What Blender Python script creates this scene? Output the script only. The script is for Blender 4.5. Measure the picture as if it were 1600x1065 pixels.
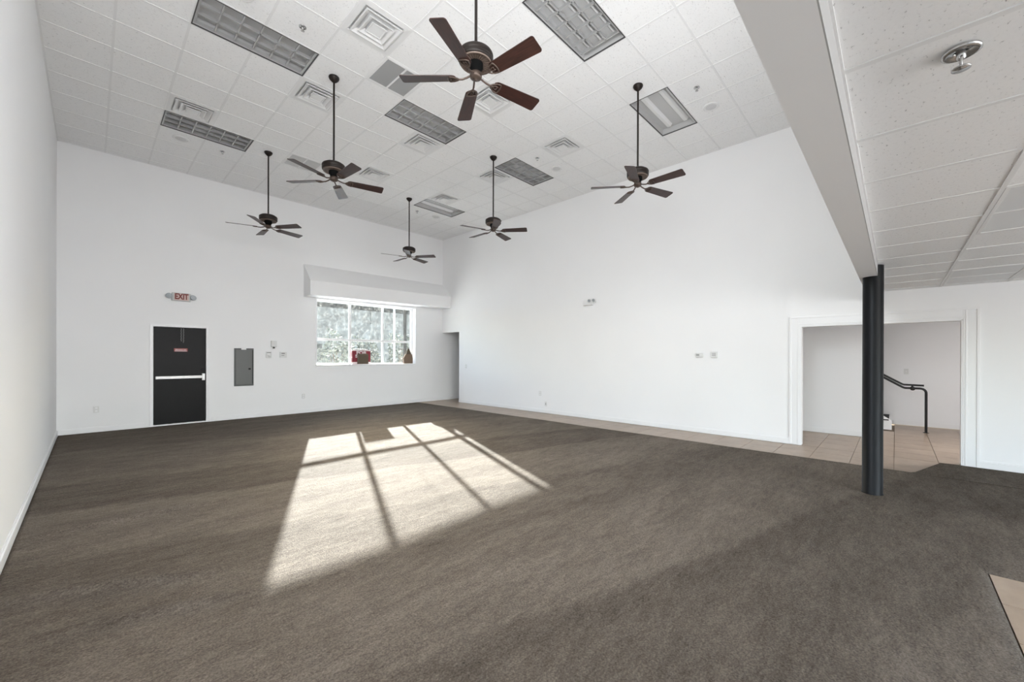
import bpy, math, random
import numpy as np
from mathutils import Vector, Matrix

D = bpy.data
SC = bpy.context.scene
COL = SC.collection
for o in list(D.objects):
    D.objects.remove(o, do_unlink=True)
random.seed(4)
rng = np.random.default_rng(4)

# ------------------------------------------------------------------ camera, world, sun, added fill lights, exposure
U = 0.6096
CZ = 5.369            # upper ceiling
BY = 4.487            # back wall face
RX = 8.497            # right wall face
LZ = 2.45             # low ceiling
HY0, HY1 = -6.544, -6.396   # header wall (low side, tall side)
cd = D.cameras.new('camera')
cam = D.objects.new('camera', cd)
COL.objects.link(cam)
YAW, PIT, ROL = math.radians(47.072), math.radians(-0.06), math.radians(0.163)
fw = Vector((math.sin(YAW)*math.cos(PIT), math.cos(YAW)*math.cos(PIT), math.sin(PIT)))
r0 = Vector((math.cos(YAW), -math.sin(YAW), 0))
u0 = r0.cross(fw)
rr = r0*math.cos(ROL)+u0*math.sin(ROL)
uu = -r0*math.sin(ROL)+u0*math.cos(ROL)
M = Matrix((rr, uu, -fw)).transposed().to_4x4()
M.translation = Vector((0.425, -6.687, 1.460))
cam.matrix_world = M
cd.sensor_width = 36
cd.lens = 626.8/1600*36
cd.shift_x = -15.7/1600
cd.shift_y = 25.3/1600
cd.clip_start = 0.02
cd.clip_end = 300
SC.camera = cam

w = D.worlds.new('sky'); SC.world = w; w.use_nodes = True
nt = w.node_tree
sky = nt.nodes.new('ShaderNodeTexSky')
sky.sky_type = 'NISHITA'; sky.sun_disc = False
sky.sun_elevation = math.radians(17.8); sky.sun_rotation = math.radians(22)
sky.air_density = 1.0; sky.dust_density = 3.0
bg = nt.nodes['Background']
nt.links.new(sky.outputs['Color'], bg.inputs['Color'])
bg.inputs['Strength'].default_value = 1.95

sl = D.lights.new('sun', 'SUN'); sun = D.objects.new('sun', sl); COL.objects.link(sun)
sl.energy = 41.0; sl.angle = math.radians(0.55); sl.color = (1.0, 0.985, 0.965)
sun.rotation_euler = Vector((-1.16, -2.9, -1.0)).to_track_quat('-Z', 'Y').to_euler()

def area(name, loc, aim, sx, sy, e, col=(1, 1, 1)):
    l = D.lights.new(name, 'AREA'); l.shape = 'RECTANGLE'; l.size = sx; l.size_y = sy; l.energy = e; l.color = col
    o = D.objects.new(name, l); COL.objects.link(o); o.location = loc
    o.rotation_euler = Vector(aim).to_track_quat('-Z', 'Z').to_euler()
    return o
# added fill lights at made-up windows: behind the camera, above the low ceiling
# and in the left wall, beside the header and lower down
FRONT_FILL_E, HEADER_FILL_E, SIDE_FILL_E, LOWSIDE_FILL_E = {1.5: 128, 4.25: 112}, 62, 112, 8
for x in (1.5, 4.25):
    area('shop_window_daylight', (x, -11.93, 1.45), (0, 1, 0.0), 2.3, 2.0, FRONT_FILL_E[x])
for x in (1.5, 4.25):
    area('clerestory_daylight', (x, HY1+0.03, 2.95), (0, 1, 0.0), 2.5, .8, HEADER_FILL_E)
area('side_window_daylight', (0.05, -5.4, 3.5), (1, 0.5, 0.25), 1.5, 1.8, SIDE_FILL_E)
area('shop_side_window_daylight', (0.03, -9.4, 1.45), (1, 0.1, 0.0), 2.6, 1.8, LOWSIDE_FILL_E)
SC.view_settings.view_transform = 'Standard'
SC.view_settings.look = 'None'
SC.view_settings.exposure = 0.12
SC.view_settings.gamma = 1.0
SC.view_settings.use_curve_mapping = False

# ------------------------------------------------------------------ materials
def srgb(r, g, b):
    f = lambda c: (c/255/12.92 if c/255 <= .04045 else ((c/255+.055)/1.055)**2.4)
    return (f(r), f(g), f(b), 1)
def mat(name, col, rough=.6, metal=0, spec=.5, coat=0):
    m = D.materials.new(name); m.use_nodes = True
    b = m.node_tree.nodes['Principled BSDF']
    b.inputs['Base Color'].default_value = col; b.inputs['Roughness'].default_value = rough
    b.inputs['Metallic'].default_value = metal; b.inputs['Specular IOR Level'].default_value = spec
    b.inputs['Coat Weight'].default_value = coat
    return m
def N(m, t, **kw):
    n = m.node_tree.nodes.new(t)
    for k, v in kw.items(): setattr(n, k, v)
    return n
def L(m, a, b): m.node_tree.links.new(a, b)
def P(m): return m.node_tree.nodes['Principled BSDF']
def coords(m, scale=(1, 1, 1), kind='Object'):
    tc = N(m, 'ShaderNodeTexCoord'); mp = N(m, 'ShaderNodeMapping')
    mp.inputs['Scale'].default_value = scale; L(m, tc.outputs[kind], mp.inputs['Vector'])
    return mp.outputs['Vector']
def geo_coords(m, scale=(1, 1, 1)):
    g = N(m, 'ShaderNodeNewGeometry'); mp = N(m, 'ShaderNodeMapping')
    mp.inputs['Scale'].default_value = scale; L(m, g.outputs['Position'], mp.inputs['Vector'])
    return mp.outputs['Vector']
def noise(m, vec, scale, detail=3, rough=.5):
    n = N(m, 'ShaderNodeTexNoise'); n.inputs['Scale'].default_value = scale
    n.inputs['Detail'].default_value = detail; n.inputs['Roughness'].default_value = rough
    L(m, vec, n.inputs['Vector']); return n.outputs['Fac']
def ramp(m, fac, stops):
    r = N(m, 'ShaderNodeValToRGB'); L(m, fac, r.inputs['Fac'])
    e = r.color_ramp.elements
    e[0].position, e[0].color = stops[0]; e[1].position, e[1].color = stops[-1]
    for p, c in stops[1:-1]:
        q = e.new(p); q.color = c
    return r.outputs['Color']
def bump(m, h, strength, dist=.01):
    b = N(m, 'ShaderNodeBump'); b.inputs['Strength'].default_value = strength; b.inputs['Distance'].default_value = dist
    L(m, h, b.inputs['Height']); L(m, b.outputs['Normal'], P(m).inputs['Normal'])
def G(v): return (v, v, v, 1)

WALLC = (.89, .89, .895, 1)
M_wall = mat('wall_paint', WALLC, .75, spec=.25)
v = geo_coords(M_wall)
L(M_wall, ramp(M_wall, noise(M_wall, v, .7, 4), [(.3, (.882, .882, .888, 1)), (.7, (.902, .902, .906, 1))]), P(M_wall).inputs['Base Color'])
bump(M_wall, noise(M_wall, v, 90, 2), .08, .002)
M_trim = mat('trim_paint', (.88, .88, .885, 1), .35)
M_white = mat('white_metal', (.80, .80, .80, 1), .45)
M_plastic = mat('white_plastic', (.74, .74, .73, 1), .4)
M_slot = mat('dark_slot', (.08, .08, .08, 1), .6)
M_tile_c = mat('acoustic_tile', (.87, .87, .87, 1), .95, spec=.1)
v = geo_coords(M_tile_c)
nz = noise(M_tile_c, v, 55, 6, .7)
vo = N(M_tile_c, 'ShaderNodeTexVoronoi'); vo.inputs['Scale'].default_value = 38; L(M_tile_c, v, vo.inputs['Vector'])
fis = noise(M_tile_c, geo_coords(M_tile_c, (1, 1.6, 1)), 42, 5, .75)
rc = ramp(M_tile_c, fis, [(.335, (.48, .48, .48, 1)), (.385, (.89, .89, .89, 1)), (.5, (.915, .915, .915, 1)), (.8, (.925, .925, .925, 1))])
L(M_tile_c, rc, P(M_tile_c).inputs['Base Color'])
bump(M_tile_c, fis, .35, .004)
M_grid = mat('grid_white', (.83, .83, .83, 1), .6)
M_plenum = mat('plenum', (.5, .5, .5, 1), .9)

M_carpet = mat('carpet', (.14, .12, .1, 1), .97, spec=.08)
mc = M_carpet
v = geo_coords(mc, (1, 1, 1))
vs = geo_coords(mc, (.45, 1.3, 1))
att = N(mc, 'ShaderNodeAttribute', attribute_name='lay')
n1 = noise(mc, vs, 2.6, 6, .62)
n2 = noise(mc, v, 95, 4, .65)
n3 = noise(mc, vs, 13, 5, .7)
n4 = noise(mc, geo_coords(mc, (.8, 1.3, 1)), 36, 6, .8)
def math_n(m, op, a, b):
    n = N(m, 'ShaderNodeMath', operation=op)
    for i, x in enumerate((a, b)):
        if isinstance(x, (int, float)): n.inputs[i].default_value = x
        else: L(m, x, n.inputs[i])
    return n.outputs[0]
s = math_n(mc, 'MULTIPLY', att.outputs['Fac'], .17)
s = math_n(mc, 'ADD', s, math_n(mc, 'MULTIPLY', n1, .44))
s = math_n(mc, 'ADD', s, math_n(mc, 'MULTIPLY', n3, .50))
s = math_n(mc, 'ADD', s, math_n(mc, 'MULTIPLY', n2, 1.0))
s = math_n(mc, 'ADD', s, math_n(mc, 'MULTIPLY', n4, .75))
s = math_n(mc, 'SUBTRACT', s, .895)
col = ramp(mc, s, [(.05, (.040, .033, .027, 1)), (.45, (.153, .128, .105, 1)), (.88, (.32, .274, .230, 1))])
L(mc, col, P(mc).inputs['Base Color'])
bump(mc, math_n(mc, 'ADD', math_n(mc, 'ADD', n2, n4), math_n(mc, 'MULTIPLY', n3, .8)), 1.0, .014)

M_tile = mat('floor_tile', (.4, .33, .27, 1), .33, spec=.4)
v = geo_coords(M_tile, (1, 1.4, 1))
oi = N(M_tile, 'ShaderNodeObjectInfo')
f = math_n(M_tile, 'ADD', math_n(M_tile, 'MULTIPLY', noise(M_tile, v, 3.5, 6, .65), .8), math_n(M_tile, 'MULTIPLY', oi.outputs['Random'], .16))
L(M_tile, ramp(M_tile, f, [(.2, (.25, .18, .128, 1)), (.5, (.34, .255, .187, 1)), (.8, (.43, .335, .255, 1))]), P(M_tile).inputs['Base Color'])
M_grout = mat('grout', (.24, .19, .15, 1), .9)
M_black = mat('column_black', (.006, .007, .0085, 1), .42, spec=.2)
M_rail = mat('rail_black', (.008, .008, .009, 1), .4)
M_door = mat('door_black', (.006, .006, .0065, 1), .42, spec=.16)
v = geo_coords(M_door); bump(M_door, noise(M_door, v, 9, 4), .12, .01)
M_bronze = mat('dark_bronze', (.012, .007, .005, 1), .45, metal=.2, spec=.4)
M_bronze2 = mat('brushed_bronze', (.085, .060, .048, 1), .42, metal=.45)
M_wood = mat('walnut_blade', (.05, .02, .013, 1), .4, spec=.4, coat=.1)
v = coords(M_wood, (1.2, 14, 4))
L(M_wood, ramp(M_wood, noise(M_wood, v, 5, 6, .65), [(.3, (.012, .005, .004, 1)), (.55, (.036, .012, .009, 1)), (.8, (.07, .024, .016, 1))]), P(M_wood).inputs['Base Color'])
M_pan = mat('fixture_pan', (.55, .55, .55, 1), .4)
M_louv = mat('louver_aluminium', (.50, .50, .50, 1), .35, metal=.3)
M_edge = mat('fixture_edge', (.07, .07, .07, 1), .5)
M_lens = mat('prismatic_lens', (.66, .66, .66, 1), .35)
bump(M_lens, noise(M_lens, geo_coords(M_lens), 120, 1), .2, .002)
M_ret = mat('return_grille', (.40, .40, .40, 1), .6)
M_grey = mat('panel_grey', (.095, .10, .097, 1), .5)
M_chrome = mat('satin_chrome', (.55, .55, .55, 1), .25, metal=.9)
M_alu = mat('push_bar_aluminium', (.72, .72, .72, 1), .35, metal=.25)
M_red = mat('sign_red', (.20, .012, .025, 1), .5)
M_red2 = mat('exit_red', (.17, .014, .008, 1), .5)
M_pink = mat('exit_face', (.62, .47, .43, 1), .5)
M_platered = mat('plate_red', (.30, .05, .045, 1), .5)
M_signw = mat('sign_white', (.75, .66, .66, 1), .5)
M_card = mat('cardboard', (.115, .088, .062, 1), .85)
M_card2 = mat('paper_bag', (.22, .155, .11, 1), .85)
M_lamp = mat('lamp_lens', (.33, .36, .38, 1), .35)
M_tube = mat('fluorescent_tube', (.7, .7, .7, 1), .3)
M_rubber = mat('black_rubber', (.010, .010, .010, 1), .7, spec=.2)
M_asph = mat('pale_concrete', (.52, .51, .49, 1), .9)
M_leaf = mat('foliage', (.06, .09, .04, 1), .7)
v = geo_coords(M_leaf)
L(M_leaf, ramp(M_leaf, noise(M_leaf, v, 2.2, 4, .7), [(.3, (.02, .024, .017, 1)), (.5, (.07, .078, .058, 1)), (.7, (.17, .175, .14, 1))]), P(M_leaf).inputs['Base Color'])
M_fasc = mat('weathered_roof', (.012, .012, .011, 1), .9, spec=.1)
M_block = mat('pale_wall_outside', (.40, .41, .42, 1), .9)
v = geo_coords(M_block)
L(M_block, ramp(M_block, noise(M_block, v, 1.1, 9, .85), [(.3, (.06, .045, .033, 1)), (.5, (.17, .138, .105, 1)), (.72, (.38, .32, .26, 1))]), P(M_block).inputs['Base Color'])
# dirty window glass
M_glass = D.materials.new('dusty_glass'); M_glass.use_nodes = True
g = M_glass.node_tree; g.nodes.remove(g.nodes['Principled BSDF']); out = g.nodes['Material Output']
tr = g.nodes.new('ShaderNodeBsdfTransparent'); tr.inputs['Color'].default_value = (.93, .96, .96, 1)
df = g.nodes.new('ShaderNodeBsdfTranslucent'); df.inputs['Color'].default_value = (.32, .34, .34, 1)
dd = g.nodes.new('ShaderNodeBsdfDiffuse'); dd.inputs['Color'].default_value = (.32, .34, .34, 1)
m0 = g.nodes.new('ShaderNodeMixShader'); g.links.new(df.outputs[0], m0.inputs[1]); g.links.new(dd.outputs[0], m0.inputs[2])
gl = g.nodes.new('ShaderNodeBsdfGlossy'); gl.inputs['Roughness'].default_value = .03
mx = g.nodes.new('ShaderNodeMixShader'); mx2 = g.nodes.new('ShaderNodeMixShader')
fz = ramp(M_glass, noise(M_glass, geo_coords(M_glass, (1.3, 1, 1)), 7.5, 9, .8), [(.35, G(.004)), (.5, G(.025)), (.62, G(.11)), (.75, G(.30))])
g.links.new(fz, mx.inputs[0]); g.links.new(tr.outputs[0], mx.inputs[1]); g.links.new(m0.outputs[0], mx.inputs[2])
mx2.inputs[0].default_value = .04
g.links.new(mx.outputs[0], mx2.inputs[1]); g.links.new(gl.outputs[0], mx2.inputs[2]); g.links.new(mx2.outputs[0], out.inputs['Surface'])

# ------------------------------------------------------------------ mesh helper
class MB:
    def __init__(s): s.v = []; s.f = []; s.m = []; s.sm = []
    def add(s, vs, fs, mi=0, smooth=False, mtx=None):
        n = len(s.v)
        if mtx is not None: vs = [tuple(mtx @ Vector(p)) for p in vs]
        s.v += [tuple(p) for p in vs]
        for f_ in fs: s.f.append(tuple(n+i for i in f_)); s.m.append(mi); s.sm.append(smooth)
        return s
    def box(s, a, b, mi=0, mtx=None):
        x0, y0, z0 = a; x1, y1, z1 = b
        if x0 > x1: x0, x1 = x1, x0
        if y0 > y1: y0, y1 = y1, y0
        if z0 > z1: z0, z1 = z1, z0
        vs = [(x0, y0, z0), (x1, y0, z0), (x1, y1, z0), (x0, y1, z0), (x0, y0, z1), (x1, y0, z1), (x1, y1, z1), (x0, y1, z1)]
        return s.add(vs, [(0, 3, 2, 1), (4, 5, 6, 7), (0, 1, 5, 4), (1, 2, 6, 5), (2, 3, 7, 6), (3, 0, 4, 7)], mi, mtx=mtx)
    def lathe(s, prof, n=32, mi=0, mtx=None, caps=True, smooth=True):
        vs = []; fs = []
        for r, z in prof:
            for k in range(n):
                a = 2*math.pi*k/n; vs.append((r*math.cos(a), r*math.sin(a), z))
        for i in range(len(prof)-1):
            for k in range(n):
                a, b = i*n+k, i*n+(k+1) % n
                fs.append((a, b, b+n, a+n))
        s.add(vs, fs, mi, smooth, mtx)
        if caps:
            for i, rev in ((0, True), (len(prof)-1, False)):
                if prof[i][0] > 1e-5:
                    ring = vs[i*n:(i+1)*n]; ff = tuple(range(n)); s.add(ring, [ff[::-1] if rev else ff], mi, False, mtx)
        return s
    def prism(s, poly, z0, z1, mi=0, mtx=None):
        n = len(poly)
        vs = [(x, y, z0) for x, y in poly]+[(x, y, z1) for x, y in poly]
        fs = [tuple(range(n))[::-1], tuple(range(n, 2*n))]+[(k, (k+1) % n, n+(k+1) % n, n+k) for k in range(n)]
        return s.add(vs, fs, mi, mtx=mtx)
    def tube(s, pts, r, n=12, mi=0, caps=True, mtx=None):
        pts = [Vector(p) for p in pts]; vs = []; fs = []
        up = None
        for i, p in enumerate(pts):
            t = (pts[min(i+1, len(pts)-1)]-pts[max(i-1, 0)]).normalized()
            if up is None:
                up = t.orthogonal().normalized()
            up = (up-t*up.dot(t)).normalized(); sd = t.cross(up)
            for k in range(n):
                a = 2*math.pi*k/n; vs.append(tuple(p+(up*math.cos(a)+sd*math.sin(a))*r))
        for i in range(len(pts)-1):
            for k in range(n):
                a, b = i*n+k, i*n+(k+1) % n; fs.append((a, b, b+n, a+n))
        s.add(vs, fs, mi, True, mtx)
        if caps:
            s.add(vs[:n], [tuple(range(n))[::-1]], mi, False, mtx); s.add(vs[-n:], [tuple(range(n))], mi, False, mtx)
        return s
    def mesh(s, name, mats):
        me = D.meshes.new(name); me.from_pydata(s.v, [], s.f)
        if not isinstance(mats, (list, tuple)): mats = [mats]
        for m in mats: me.materials.append(m)
        me.polygons.foreach_set('material_index', s.m); me.polygons.foreach_set('use_smooth', s.sm)
        me.update(); return me
    def build(s, name, mats, parent=None, loc=(0, 0, 0), bevel=0):
        return ob(name, s.mesh(name, mats), parent, loc, bevel)
def ob(name, me, parent=None, loc=(0, 0, 0), bevel=0):
    o = D.objects.new(name, me); COL.objects.link(o); o.location = loc
    if parent is not None: o.parent = parent
    if bevel:
        b = o.modifiers.new('bevel', 'BEVEL'); b.width = bevel; b.segments = 2; b.limit_method = 'ANGLE'
    return o
def thing(name, label, cat, loc=(0, 0, 0), group=None, rz=0):
    o = D.objects.new(name, None); COL.objects.link(o); o.location = loc; o.rotation_euler = (0, 0, rz)
    o.empty_display_size = .1
    return tag(o, label, cat, group)
def tag(o, label, cat, group=None):
    o['label'] = label; o['category'] = cat
    if group: o['group'] = group
    return o
def struct(o, label=None):
    o['kind'] = 'structure'
    if label: o['label'] = label
    return o
def copy_tree(o, parent=None):
    c = o.copy(); COL.objects.link(c)
    if parent is not None: c.parent = parent
    for ch in list(o.children): copy_tree(ch, c)
    return c
def text_mesh(txt, size, depth, mtx, bold=0.0, sx=1.0):
    cu = D.curves.new('lettering', 'FONT'); cu.body = txt; cu.size = size; cu.extrude = depth; cu.offset = bold
    cu.align_x = 'CENTER'; cu.align_y = 'CENTER'; cu.resolution_u = 3
    o = D.objects.new('lettering', cu); COL.objects.link(o)
    dg = bpy.context.evaluated_depsgraph_get(); dg.update()
    me = D.meshes.new_from_object(o.evaluated_get(dg)); D.objects.remove(o, do_unlink=True)
    me.transform(mtx @ Matrix.Diagonal((sx, 1, 1, 1)))
    return me
# lettering facing -Y (readable from the room, x to the right)
def face_room(x, y, z): return Matrix.Translation((x, y, z)) @ Matrix.Rotation(math.pi/2, 4, 'X')

def wall_with_holes(b, axis, c0, c1, a0, a1, z0, z1, holes):
    """slab of thickness c0..c1 along axis, spanning a0..a1 and z0..z1, with rectangular holes"""
    xs = sorted({a0, a1, *[h[0] for h in holes], *[h[1] for h in holes]})
    zs = sorted({z0, z1, *[h[2] for h in holes], *[h[3] for h in holes]})
    for i in range(len(xs)-1):
        j = 0
        while j < len(zs)-1:
            mx_ = (xs[i]+xs[i+1])/2
            def solid(k):
                mz = (zs[k]+zs[k+1])/2
                return not any(h[0] < mx_ < h[1] and h[2] < mz < h[3] for h in holes)
            if solid(j):
                k = j
                while k+1 < len(zs)-1 and solid(k+1): k += 1
                if axis == 'y': b.box((xs[i], c0, zs[j]), (xs[i+1], c1, zs[k+1]))
                else: b.box((c0, xs[i], zs[j]), (c1, xs[i+1], zs[k+1]))
                j = k+1
            else: j += 1
    return b

# ------------------------------------------------------------------ shell
YN = -12.0          # unseen front wall
TOP = CZ+.30
DX0, DX1, DZ1 = 1.25, 2.215, 2.11          # door opening
WX0, WX1, WZ0, WZ1 = 4.49, 7.45, 1.235, 2.965  # window opening
struct(wall_with_holes(MB(), 'y', BY, BY+.26, -.25, 13, -.1, TOP, [(DX0, DX1, -.1, DZ1), (WX0, WX1, WZ0, WZ1)]).build('wall_back', M_wall))
struct(wall_with_holes(MB(), 'x', -.25, 0, YN, BY, -.1, TOP, [(-6.2, -4.6, 2.6, 4.45), (-10.75, -8.05, .5, 2.4)]).build('wall_left', M_wall))
_o = struct(MB().box((-.16, -10.75, .5), (-.10, -10.7, 2.4)).box((-.16, -8.10, .5), (-.10, -8.05, 2.4)).box((-.16, -10.7, .5), (-.10, -8.1, .55)).box((-.16, -10.7, 2.35), (-.10, -8.1, 2.4)).box((-.16, -9.43, .55), (-.10, -9.37, 2.35)).build('window_shop_side', M_trim))  # unseen low window added for the fill light in the left wall
for _a, _b in ((-10.7, -9.43), (-9.37, -8.1)): MB().box((-.132, _a, .55), (-.128, _b, 2.35)).build('pane', M_glass, _o)
_o = struct(MB().box((-.16, -6.2, 2.6), (-.10, -6.15, 4.45)).box((-.16, -4.65, 2.6), (-.10, -4.6, 4.45)).box((-.16, -6.15, 2.6), (-.10, -4.65, 2.65)).box((-.16, -6.15, 4.4), (-.10, -4.65, 4.45)).build('window_side', M_trim))  # unseen high window added for the side fill light
MB().box((-.132, -6.15, 2.65), (-.128, -4.65, 4.4)).build('pane', M_glass, _o)
OY0, OY1, OZ = -7.36, -5.53, 1.985          # large cased opening to hall
PY0, PZ = 3.585, 2.257                      # narrow opening beside back wall
struct(wall_with_holes(MB(), 'x', RX, RX+.12, YN, BY, -.1, TOP, [(OY0, OY1, -.1, OZ), (PY0, BY, -.1, PZ)]).build('wall_right', M_wall))
# header wall over the low ceiling edge, with added unseen windows for the header fill lights
hz = 2.33
CW = [(x-1.25, x+1.25) for x in (1.5, 4.25, 7.0)]
wh = wall_with_holes(MB(), 'y', HY0, HY1, 0, RX, hz, TOP, [(a, b, 2.5, 3.4) for a, b in CW[:2]])
struct(wh.build('wall_header', M_wall))
SW = [(x-1.15, x+1.15) for x in (1.5, 4.25)]  # openings of the added windows behind the camera
struct(wall_with_holes(MB(), 'y', YN-.2, YN, -.25, 13, -.1, TOP, [(a, b, .45, 2.42) for a, b in SW]).build('wall_front', M_wall))
struct(MB().box((0, HY0-.004, hz), (RX, HY0, LZ)).build('trim_2', mat('header_edge_paint', (.45, .45, .45, 1), .7)))  # strip added on the header's low face, shade put into its grey
# rooms beyond the right wall
struct(MB().box((10.14, -6.43, 0), (11.44, BY, 2.6)).build('wall_hall', M_wall))
struct(MB().box((12.48, YN, 0), (12.6, BY, TOP)).build('wall_stair', M_wall))
struct(MB().box((RX+.12, -9.2, 0), (12.48, -9.08, 2.6)).build('wall_hall_end', M_wall))
struct(MB().box((RX+.12, -9.2, 2.5), (11.44, BY, 2.6)).build('ceiling_hall', M_wall))
struct(MB().box((11.44, -9.2, 2.6), (12.6, BY, 2.7)).build('ceiling_stair', M_wall))
struct(MB().box((RX+.12, YN, 2.7), (12.7, BY+.2, 2.8)).build('ceiling_outer', M_plenum))
# floor slab
floor = struct(MB().box((-.25, YN-.2, -.12), (12.6, BY+.26, -.03)).build('floor', M_grout))

# baseboards
def bb(name, segs):
    b = MB()
    for a, c in segs:
        b.box((a[0], a[1], 0), (c[0], c[1], .085))
        cx0, cx1 = sorted((a[0], c[0])); cy0, cy1 = sorted((a[1], c[1]))
        if cx1-cx0 < cy1-cy0:
            t = .010; b.box((cx0+(t if name == 'baseboard_right' else 0), cy0, .085), (cx1-(t if name != 'baseboard_right' else 0), cy1, .10))
        else: b.box((cx0, cy0+.008, .085), (cx1, cy1, .10))
    return struct(b.build(name, M_trim, bevel=.003))
bb('baseboard_left', [((0, YN), (.018, BY))])
bb('baseboard_back', [((.018, BY-.018), (DX0-.05, BY)), ((DX1+.05, BY-.018), (10.14, BY))])
bb('baseboard_right', [((RX-.018, OY1+.15), (RX, PY0)), ((RX-.018, YN), (RX, OY0-.15))])
bb('baseboard_hall', [((10.122, -6.43), (10.14, BY-.018)), ((12.462, -9.08), (12.48, -6.65))])

# cased opening trim (left, right, head)
b = MB()
for ya, yb in ((OY1, OY1+.155), (OY0-.155, OY0)):
    b.box((RX-.014, ya, 0), (RX, yb, OZ+.155))
    b.box((RX-.019, ya+.02 if ya > -6 else ya+.115, 0), (RX-.012, ya+.04 if ya > -6 else ya+.135, OZ+.13))
    b.box((RX-.022, ya+.125 if ya > -6 else ya+.0, 0), (RX-.012, ya+.155 if ya > -6 else ya+.03, OZ+.155))
b.box((RX-.013, OY0, OZ), (RX, OY1, OZ+.155))
b.box((RX-.0215, OY0-.155, OZ+.127), (RX-.012, OY1+.155, OZ+.156))
b.box((RX-.0185, OY0-.02, OZ+.02), (RX-.012, OY1+.02, OZ+.04))
b.box((RX-.01, OY1-.016, 0), (RX+.125, OY1+.001, OZ)); b.box((RX-.01, OY0-.001, 0), (RX+.125, OY0+.016, OZ)); b.box((RX-.01, OY0, OZ-.016), (RX+.125, OY1, OZ+.001))
struct(b.build('trim_1', M_trim, bevel=.003))

# ------------------------------------------------------------------ carpet (part of the floor)
def inside_carpet(x, y):
    return None
R = []
def ridge(pts, h, wd):
    return (np.array(pts), h, wd)
ridges = [ridge([(.0, -2.80), (.25, -2.90), (.46, -3.01), (.82, -3.22), (1.0, -3.28)], .036, .045),
          ridge([(.03, -1.60), (.46, -1.65), (.87, -1.67), (1.45, -1.68)], .028, .045),
          ridge([(.2, -3.42), (.59, -3.55), (.86, -3.66), (1.2, -3.78)], .024, .04)]
def seg_dist(X, Y, pts):
    best = np.full(X.shape, 9.); tt = np.zeros(X.shape); tot = len(pts)-1
    for i in range(tot):
        a, c = pts[i], pts[i+1]; d = c-a; l2 = (d**2).sum()
        t = np.clip(((X-a[0])*d[0]+(Y-a[1])*d[1])/l2, 0, 1)
        q = np.hypot(X-a[0]-t*d[0], Y-a[1]-t*d[1]); m_ = q < best
        best = np.where(m_, q, best); tt = np.where(m_, (i+t)/tot, tt)
    return best, tt
def lay_sheen_fn(X, Y):  # pile-lay bands, their view-dependent sheen put into the carpet colour
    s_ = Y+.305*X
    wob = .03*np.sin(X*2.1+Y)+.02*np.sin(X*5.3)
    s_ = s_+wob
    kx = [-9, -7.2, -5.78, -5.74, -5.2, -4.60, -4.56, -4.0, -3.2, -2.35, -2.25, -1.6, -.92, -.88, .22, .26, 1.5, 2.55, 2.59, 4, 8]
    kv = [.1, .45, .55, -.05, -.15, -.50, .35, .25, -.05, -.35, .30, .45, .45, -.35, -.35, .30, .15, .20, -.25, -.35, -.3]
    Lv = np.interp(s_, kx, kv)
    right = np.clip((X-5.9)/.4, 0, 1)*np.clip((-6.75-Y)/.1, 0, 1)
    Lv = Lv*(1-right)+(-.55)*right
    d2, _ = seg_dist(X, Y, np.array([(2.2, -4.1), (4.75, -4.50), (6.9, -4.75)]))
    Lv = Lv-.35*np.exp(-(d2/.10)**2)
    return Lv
def carpet_patch(xs, ys, mask):
    X, Y = np.meshgrid(xs, ys); Z = np.zeros_like(X)
    for pts, h, wd in ridges:
        d, t = seg_dist(X, Y, pts); Z += h*np.exp(-(d/wd)**2)*np.sin(np.clip(t, .02, .98)*math.pi)**.5
    Z += .0015*np.sin(X*3+1)*np.sin(Y*2.2)
    return X, Y, Z
xs1 = np.concatenate([np.linspace(0.02, 1.6, 60), np.linspace(1.65, 7.55, 90)])
ys1 = np.concatenate([np.linspace(-12, -7.15, 30), np.linspace(-7.1, -4.0, 62), np.linspace(-3.96, -1.4, 100), np.linspace(-1.35, BY-.02, 70)])
X, Y, Z = carpet_patch(xs1, ys1, None)
nx, ny = len(xs1), len(ys1)
idx = np.arange(nx*ny).reshape(ny, nx)
cx_, cy_ = (xs1[:-1]+xs1[1:])/2, (ys1[:-1]+ys1[1:])/2
CXm, CYm = np.meshgrid(cx_, cy_)
keep = ~((CXm < 4.587) & (CXm > 1.0) & (CYm < -7.15))
# snap the grid columns and rows next to the tile inlay
jx = np.argmin(abs(xs1-4.587)); X[:, jx] = 4.587
jy = np.argmin(abs(ys1+7.15)); Y[jy, :] = -7.15
q = np.stack([idx[:-1, :-1], idx[:-1, 1:], idx[1:, 1:], idx[1:, :-1]], -1)
keep = ~((((np.arange(nx-1)[None, :]+1) <= jx) & (CXm > 1.0)) & ((np.arange(ny-1)[:, None]+1) <= jy))
faces = q[keep].tolist()
verts = np.stack([X, Y, Z], -1).reshape(-1, 3).tolist()
# far right piece: from the corner at (7.55,-6.87) to the wall
ex = [(7.55, -6.83), (7.62, -6.88), (8.46, -7.145), (RX-.001, -7.15), (RX-.001, -12), (7.55, -12)]
base = len(verts)
nq, mq = 14, 40
for jj in range(mq+1):
    for ii in range(nq+1):
        x_ = 7.55+(RX-.001-7.55)*ii/nq; yt = np.interp(x_, [7.55, 7.62, 8.46, 9], [-6.83, -6.88, -7.145, -7.15])
        verts.append((x_, float(yt+(-12-yt)*(jj/mq)**2), 0.0))
for jj in range(mq):
    for ii in range(nq):
        a_ = base+jj*(nq+1)+ii; faces.append([a_, a_+nq+1, a_+nq+2, a_+1])
me = D.meshes.new('carpet'); me.from_pydata(verts, [], faces); me.materials.append(M_carpet)
me.polygons.foreach_set('use_smooth', [True]*len(me.polygons))
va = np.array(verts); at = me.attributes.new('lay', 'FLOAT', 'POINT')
at.data.foreach_set('value', lay_sheen_fn(va[:, 0], va[:, 1]).astype(np.float32))
carpet = ob('carpet', me, floor)
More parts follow.
